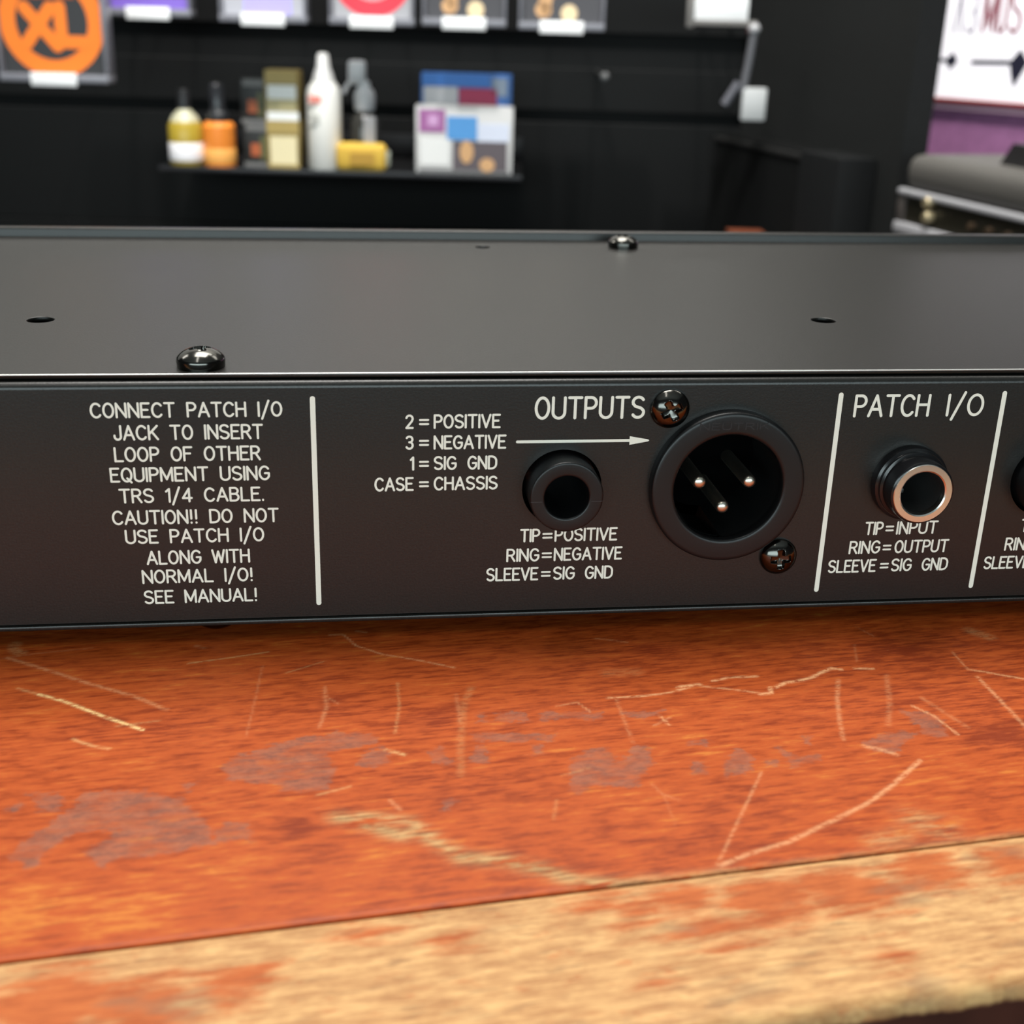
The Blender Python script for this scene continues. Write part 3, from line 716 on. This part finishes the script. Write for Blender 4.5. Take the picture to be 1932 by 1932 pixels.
# the shelf and what stands on it
SH = place('wall_shelf', -205, 1650, -61.5)
tag(SH, 'black shelf on the slatted wall under the bottles and the small boxes', 'shelf')
SHELFM = mat('black_acrylic_shelf', (.006, .006, .0065), .4, spec=.2)
part('shelf_board', SH, SHELFM, (-212, 205, -175, 0, -4, 0), bev=1); part('back_flange', SH, SHELFM, (-212, 205, -6, 0, 0, 30), bev=1)
part('front_lip', SH, mat('smoky_acrylic_lip', (.02, .02, .022), .3), (-212, 205, -176.5, -174, -4, 1.5), bev=.5)
SZ = -61.4
def bottle(name, x, d, label, parts, group='care products on the wall shelf', cat='bottle'):
    t = place(name, x, d, SZ)
    tag(t, label, cat, group)
    for nm, M, prof, n in parts:
        link(nm, lathemesh(prof, n, 'z', 40), M, t)
    return t
OLIVE = flat('olive_yellow_liquid', (.42, .30, .035), .3)
b = bottle('oil_bottle', -390, 1500, 'small yellow oil bottle with a low white label, left end of the wall shelf', [
    ('body', OLIVE, [(0, 0), (18, 0), (19.5, 2), (19.5, 44), (17, 49)], 36),
    ('shoulder', flat('pale_plastic', (.50, .48, .33), .4), [(17, 48.5), (14, 55), (8, 61), (6, 66), (0, 66)], 36),
    ('cap', flat('black_cap', (.015, .015, .016), .4), [(7.5, 62), (7.5, 82), (6.5, 84), (0, 84)], 24),
    ('label_band', flat('white_label', (.92, .90, .92)), [(19.7, 6), (19.9, 6.5), (19.9, 25.5), (19.7, 26)], 36)])
bottle('polish_bottle', -352, 1503, 'orange polish bottle with a black spray cap, second from the left on the shelf', [
    ('body', flat('orange_liquid', (.83, .25, .035), .35), [(0, 0), (18, 0), (18.5, 2), (18.5, 45), (15, 49), (8, 51), (0, 51)], 36),
    ('cap', flat('black_spray_cap', (.02, .021, .024), .25), [(13, 50), (13, 58), (9, 62), (9, 88), (7, 91), (0, 91)], 28),
    ('label_band', flat('light_orange_label', (.90, .42, .10)), [(18.6, 4), (18.8, 4.5), (18.8, 20), (18.6, 20.5)], 36)])
def carton(name, x, d, wd, ht, dp, label, base, bands, spin=0.0, cat='carton'):
    t = place(name, x, d, SZ, spin); tag(t, label, cat, 'care products on the wall shelf')
    part('box', t, base, (-wd/2, wd/2, 0, dp, 0, ht), bev=.5)
    for nm, M, z0, z1, x0, x1 in bands: part(nm, t, M, (x0, x1, -.7, .0, z0, z1))
    return t
DK = flat('black_carton', (.014, .014, .013)); GOLD = flat('gold_print', (.44, .32, .10)); CREAM = flat('cream_print', (.82, .72, .44)); WHT = flat('white_print', (.92, .93, .90))
ORB = flat('rust_print', (.42, .10, .03)); GRY = flat('grey_print', (.16, .155, .15)); OLV = flat('dark_olive_print', (.10, .10, .035))
for k, (zz, dz) in enumerate(((0, 48), (48.2, 49))):
    t = carton('polish_tin', -307+k*-1.5, 1505, 34, dz, 30, ('black tin with rust and olive print, lower of the stacked pair on the shelf', 'black tin with rust and olive print, upper of the stacked pair on the shelf')[k], DK,
        [('printed_top', GRY, dz-8, dz-1, -14, 10), ('printed_emblem', ORB, 12, 26, -9, 2), ('printed_leaf', OLV, 8, 34, 2, 9), ('printed_line', GRY, 0, 5, -17, 17)], cat='tin')
    t.location = room(-307-1.5*k, 1505, SZ+zz)
for k, (zz, dz) in enumerate(((0, 53), (53.2, 54))):
    B = [('printed_top', GOLD, dz-14, dz-.5, -18, 18), ('printed_band', CREAM, 4, dz-18, -15, 16), ('printed_foot', GOLD, 0, 4, -18, 18)] if k == 0 else \
        [('printed_top', GOLD, dz-14, dz-.5, -18, 18), ('printed_band', WHT, 23, 38, -16, 17), ('printed_low', flat('dull_gold_print', (.55, .47, .24)), 10, 23, -17, 17), ('printed_foot', WHT, -.5, 9, -17, 19)]
    t = carton('gold_carton', -278, 1502, 38, dz, 34, ('gold and cream carton, lower of the stacked pair beside the white bottle', 'gold and white carton, upper of the stacked pair beside the white bottle')[k], flat('dark_gold_card', (.30, .22, .07)), B)
    t.location = room(-278, 1502, SZ+zz)
wb = bottle('spray_bottle', -229, 1500, 'tall white spray bottle with a pointed cap, on the wall shelf', [
    ('body', flat('white_plastic', (.84, .83, .78), .35), [(0, 0), (18, 0), (19.5, 2), (19.5, 84), (18, 90), (13, 97)], 36),
    ('cap', flat('white_cap', (.88, .86, .84), .35), [(13, 96), (11, 104), (8, 112), (6.5, 124), (5, 127), (0, 127)], 32)])
part('printed_mark', wb, flat('faded_red_print', (.78, .25, .20)), (-14, 0, -19.9, -17, 74, 82)); part('printed_text', wb, flat('grey_text_print', (.45, .44, .40)), (-13, -3, -19.9, -17, 52, 62))
t = place('trigger_spray', -184, 1512, SZ); tag(t, 'clear spray bottle with a grey trigger head, right of the tall white bottle', 'bottle', 'care products on the wall shelf')
GP = flat('grey_spray_plastic', (.55, .55, .57), .35)
link('bottle_body', lathemesh([(0, 0), (16, 0), (17, 2), (17, 52), (14, 60), (8, 66), (8, 70)], 32, 'z', 40), mat('smoky_bottle', (.035, .034, .03), .15), t)
link('collar', lathemesh([(11, 66), (12, 70), (12, 84), (9, 90), (0, 90)], 28, 'z', 40), GP, t)
bm = bmesh.new(); box(bm, -18, 2, -8, 8, 94, 120, bev=4, seg=3); box(bm, -7, 6, -6, 6, 86, 98, bev=2)
link('spray_head', mesh(bm, smooth=40), GP, t)
bm = bmesh.new(); tube(bm, [(-16, -3, 97), (-22, -3, 88), (-23, -3, 84)], 2.5); link('trigger', mesh(bm, smooth=40), GP, t)
bm = bmesh.new(); box(bm, 0, 14, -17.6, -14, 22, 60, bev=1.5); link('label_strip', mesh(bm), flat('grey_label', (.30, .30, .31)), t)
t = place('polish_cloth', -183, 1485, SZ); tag(t, 'yellow folded polishing cloth at the foot of the trigger spray', 'cloth', 'care products on the wall shelf')
YEL = flat('yellow_cloth', (.60, .38, .05), .8)
bm = bmesh.new(); box(bm, -31, 27, -10, 10, 0, 32, bev=7, seg=3)
for v in bm.verts: v.co.y += .002*math.sin(v.co.x*170)
link('bundle', mesh(bm, smooth=60), YEL, t)
part('wrapper_print', t, flat('brown_gold_print', (.42, .24, .03)), (-14, 14, -10.9, -9, 8, 22)); part('tail', t, flat('clear_wrapper', (.30, .32, .26), .3), (24, 31, -5, 5, 6, 24), bev=2)

t = carton('string_box', -68, 1500, 112, 74, 30, 'white box with magenta, blue and tan print, front box at the right of the shelf', flat('white_box_card', (.62, .61, .60)), [
    ('printed_magenta', flat('magenta_print', (.36, .12, .32)), 45, 70, -52, -22), ('printed_blue', flat('blue_print', (.09, .31, .66)), 37, 63, -20, 15), ('printed_white', flat('pale_blue_print', (.66, .70, .82)), 36, 56, 16, 52),
    ('printed_photo', flat('dim_photo_print', (.11, .09, .10)), 3, 36, -13, 50), ('printed_card', flat('bright_white_print', (.78, .78, .76)), 8, 38, -51, -17), ('printed_rail', flat('dim_grey_print', (.20, .20, .20)), 0, 4, -52, 52)], cat='box')
bm = bmesh.new(); blobs((3, 24, 8, 13), (27, 10, 9, 8))(bm)
for v in bm.verts: v.co.y = -.0013
link('printed_hand', mesh(bm, smooth='raw'), SKIN, t)
part('printed_dot', t, flat('pink_print', (.62, .35, .60)), (-42, -30, -1.1, -.7, 52, 64))
t = carton('string_box', -68, 1542, 106, 108, 30, 'blue, grey and crimson box standing behind the white box on the shelf', flat('blue_box_card', (.035, .12, .36)), [
    ('printed_grey', flat('silver_print', (.46, .46, .48)), 70, 93, -50, -10), ('printed_crimson', flat('crimson_print', (.33, .015, .07)), 70, 92, -9, 36), ('printed_blue', flat('royal_blue_print', (.03, .15, .48)), 94, 107.5, -52, 26), ('printed_slate', flat('slate_print', (.20, .25, .32)), 84, 104, 30, 48)], cat='box')

# price holder, dangling tag, spare hook
t = place('price_card', 214, 1480, 108); tag(t, 'white price card in a grey holder near the top of the wall corner', 'price card')
part('card', t, WHITE, (-30, 29, -2, 0, 4, 40), bev=.3)
GRH = flat('grey_holder_plastic', (.16, .15, .14), .5)
part('holder', t, GRH, (-38, -30, -4, 4, -4, 40), (-30, 40, -3, 3, -1.5, 4.5), bev=1)
bm = bmesh.new(); tube(bm, [(0, 170, 14), (0, 3, 14)], 2); link('arm', mesh(bm), CHROME, t)
part('red_tip', t, flat('dark_red_plastic', (.14, .02, .025)), (30, 36, -3, 3, -8, -2), bev=1)
t = place('security_tag', 251, 1476, 104); tag(t, 'grey security tag with a white block hanging by its strap in the wall corner', 'security tag')
bm = bmesh.new(); bmesh.ops.create_uvsphere(bm, u_segments=20, v_segments=12, radius=.0065); link('ball', mesh(bm, smooth=60), flat('light_grey_plastic', (.34, .34, .35), .4), t)
bm = bmesh.new(); tube(bm, [(0, 0, -4), (-3, 0, -36), (-7, 0, -66)], 4.5, 8); link('strap', mesh(bm, smooth=50), flat('mid_grey_strap', (.10, .10, .11), .5), t)
part('block', t, flat('pale_grey_block', (.46, .47, .47), .5), (-7, 20, -5, 5, -96, -61), bev=2)
bm = bmesh.new(); tube(bm, [(-12, 0, -56), (-26, 0, -80)], 5, 8); link('loop_end', mesh(bm, smooth=50), flat('dim_grey_strap', (.09, .09, .105), .5), t)
bm = bmesh.new(); tube(bm, [(0, 0, 3), (0, 40, 3), (0, 175, 3)], 2); link('hook', mesh(bm), CHROME, t)
t = place('display_hook', 89.4, 1650, 50); tag(t, 'empty wall hook with a small grey tip on the bare black wall', 'hook')
bm = bmesh.new(); tube(bm, [(0, 0, 0), (0, -165, 0)], 2); link('rod', mesh(bm), flat('black_rod', (.02, .02, .02), .4), t)
bm = bmesh.new(); bmesh.ops.create_uvsphere(bm, u_segments=16, v_segments=10, radius=.005); bmesh.ops.translate(bm, verts=bm.verts, vec=(0, -.168, 0)); link('tip', mesh(bm, smooth=60), flat('grey_tip', (.16, .16, .16), .4), t)

# ------------------------------------------------------------------ right side: cabinets, amplifier, poster
PZ = float(FLOOR_Z)
BLK = grain(mat('black_tolex', (.003, .0033, .0033), .65, spec=.12), 900, .0003, .3, .2)
pdir = math.atan2(-367, 101)
t = empty('speaker_cabinet', room(300, 1650, PZ), (0, 0, -YAW+pdir)); tag(t, 'black cabinet standing along the black partition, left of the slimmer black one', 'cabinet')
part('cabinet_body', t, BLK, (8, 240, -64, -29, 0, -17-PZ), bev=2); part('top_edge', t, flat('dull_black_trim', (.012, .012, .0115), .6), (8, 240, -66, -62, -26-PZ, -20-PZ), bev=.5)
t = empty('speaker_cabinet', room(300, 1650, PZ), (0, 0, -YAW+pdir)); tag(t, 'slim black cabinet with a slightly paler side, between the partition and the silver-edged amplifier', 'cabinet')
part('cabinet_body', t, grain(mat('charcoal_tolex', (.0055, .006, .0063), .65, spec=.15), 900, .0003, .3, .2), (250, 338, -72, -29, 0, -15-PZ), bev=3)
part('corner_cap', t, flat('dim_steel_corner', (.05, .05, .055), .4), (247, 262, -75, -62, 0, 14), bev=1)
adir = math.atan2(-181, 52.6)
t = empty('guitar_amplifier', room(369, 1250, PZ), (0, 0, -YAW+adir)); tag(t, 'grey amplifier with silver piping and a dark knobbed panel, right edge behind the rack unit', 'amplifier')
GT = grain(mat('grey_tolex', (.085, .08, .072), .65), 700, .0004, .4, .2)
hz = -PZ
bm = bmesh.new(); box(bm, 0, 520, 0, 240, hz-37, hz-3, bev=13, seg=4); box(bm, 0, 520, 4, 240, 0, hz-38, bev=3)
link('cabinet_body', mesh(bm, smooth=40), GT, t)
SIL = flat('silver_piping', (.42, .42, .44), .35)
part('piping', t, SIL, (-2, 522, -3, 5, hz-41.5, hz-35.5), bev=2); part('piping', t, SIL, (-2, 522, -3, 5, hz-78, hz-67), bev=2)
part('control_panel', t, flat('black_control_panel', (.02, .018, .012), .3), (4, 516, 2, 6, hz-67, hz-41.5))
part('end_cap', t, flat('brown_grey_cap', (.07, .06, .055), .5), (-2, 10, -1, 6, hz-67, hz-41), bev=1)
KN = lathemesh([(5.2, 0), (5.2, 6), (4.2, 8), (0, 8)], 24, 'y', 40)
BR = mat('aged_brass_knob', (.50, .42, .26), .3, .6)
for sx, zz in ((52, -43), (54, -56)): link('control_knob', KN, BR, t, Vector((sx, 2, hz+zz))*MM)
KS = lathemesh([(3.4, 0), (3.4, 5), (0, 5.5)], 20, 'y', 40); KB = mat('dark_brown_knob', (.06, .04, .025), .3)
for k in range(7): link('small_knob', KS, KB, t, Vector((120+k*26, 2, hz-55))*MM)
t = empty('pedal_case', room(0, 0, 0), (0, 0, -YAW+wdir)); tag(t, 'flat black case with a slanted end, lying on the grey amplifier by the purple wall', 'case')
bm = bmesh.new()
pr = [(0, 0), (14, 19), (150, 19), (150, 0)]
f0 = [bm.verts.new(Vector((x, -35, z))*MM) for x, z in pr]; f1 = [bm.verts.new(Vector((x, 35, z))*MM) for x, z in pr]
bm.faces.new(f0); bm.faces.new(f1[::-1])
for k in range(4): bm.faces.new((f0[k], f0[(k+1) % 4], f1[(k+1) % 4], f1[k]))
link('case_body', mesh(bm), flat('black_case_plastic', (.016, .015, .016), .5), t)
bm = bmesh.new(); tube(bm, [(60, 0, 18), (62, 0, 23), (98, 0, 23), (100, 0, 18)], 2); link('handle', mesh(bm, smooth=40), flat('black_handle', (.012, .012, .012), .5), t)
t.location = room(462, 1172, -3); t.rotation_euler = (0, 0, -YAW+adir)

PO = empty('wall_poster', room(505, 1600, 0), (0, 0, -YAW+wdir)); tag(PO, 'bright white poster with red and grey letters and black shapes on the purple wall', 'poster')
part('light_panel', PO, mat('backlit_poster', (.85, .83, .87), .4, emit=((1, .95, 1), .5)), (-110, 330, -9, 0, 34, 230))
part('red_border', PO, flat('dark_red_frame', (.35, .03, .025)), (-112, 332, -11, 0, 29.5, 34), bev=.5)
part('pale_rail', PO, flat('pale_pink_rail', (.50, .32, .42)), (-112, 332, -8, 0, 21, 29.5), bev=.5)
def onposter(u, v, l=0): return Vector((u, -9.6-l, v))*MM
bm = bmesh.new(); ribbon(bm, text_strokes('M', 51, 65, 109, 46)+text_strokes('U', 70, 80.5, 109, 46)+text_strokes('S', 86, 99, 109, 46), 3.7, onposter)
link('printed_red_letters', mesh(bm, smooth='raw'), flat('red_letters', (.26, .012, .04)), PO)
bm = bmesh.new(); ribbon(bm, [[(12, 108), (17, 150)], [(17, 150), (23, 108)]]+text_strokes('3', 30, 41, 108, 42), 2.6, onposter)
link('printed_grey_letters', mesh(bm, smooth='raw'), flat('grey_letters', (.22, .21, .26)), PO)
bm = bmesh.new(); ribbon(bm, [[(-30, 76.5), (14, 76)]], 4, onposter); ribbon(bm, [[(45, 75.5), (110, 77)]], 5, onposter)
for pts in (((6, 76), (16, 86), (24, 76), (15, 66)), ((94, 77), (106, 92), (118, 78), (104, 50), (98, 64))): bm.faces.new([bm.verts.new(onposter(*p)) for p in pts])
link('printed_line_art', mesh(bm, smooth='raw'), flat('dark_line_art', (.02, .02, .04)), PO)
# small orange thing low behind the rack unit
t = place('orange_carton', 257, 1430, PZ); tag(t, 'orange carton low in the wall corner, its top just showing over the rack unit', 'box')
part('box_body', t, flat('orange_card', (.10, .024, .008)), (-22, 22, -20, 20, 0, -112-PZ), bev=.6); part('lid', t, flat('orange_lid', (.13, .03, .009)), (-22, 18, -21, 21, -122-PZ, -108.5-PZ), bev=.6)
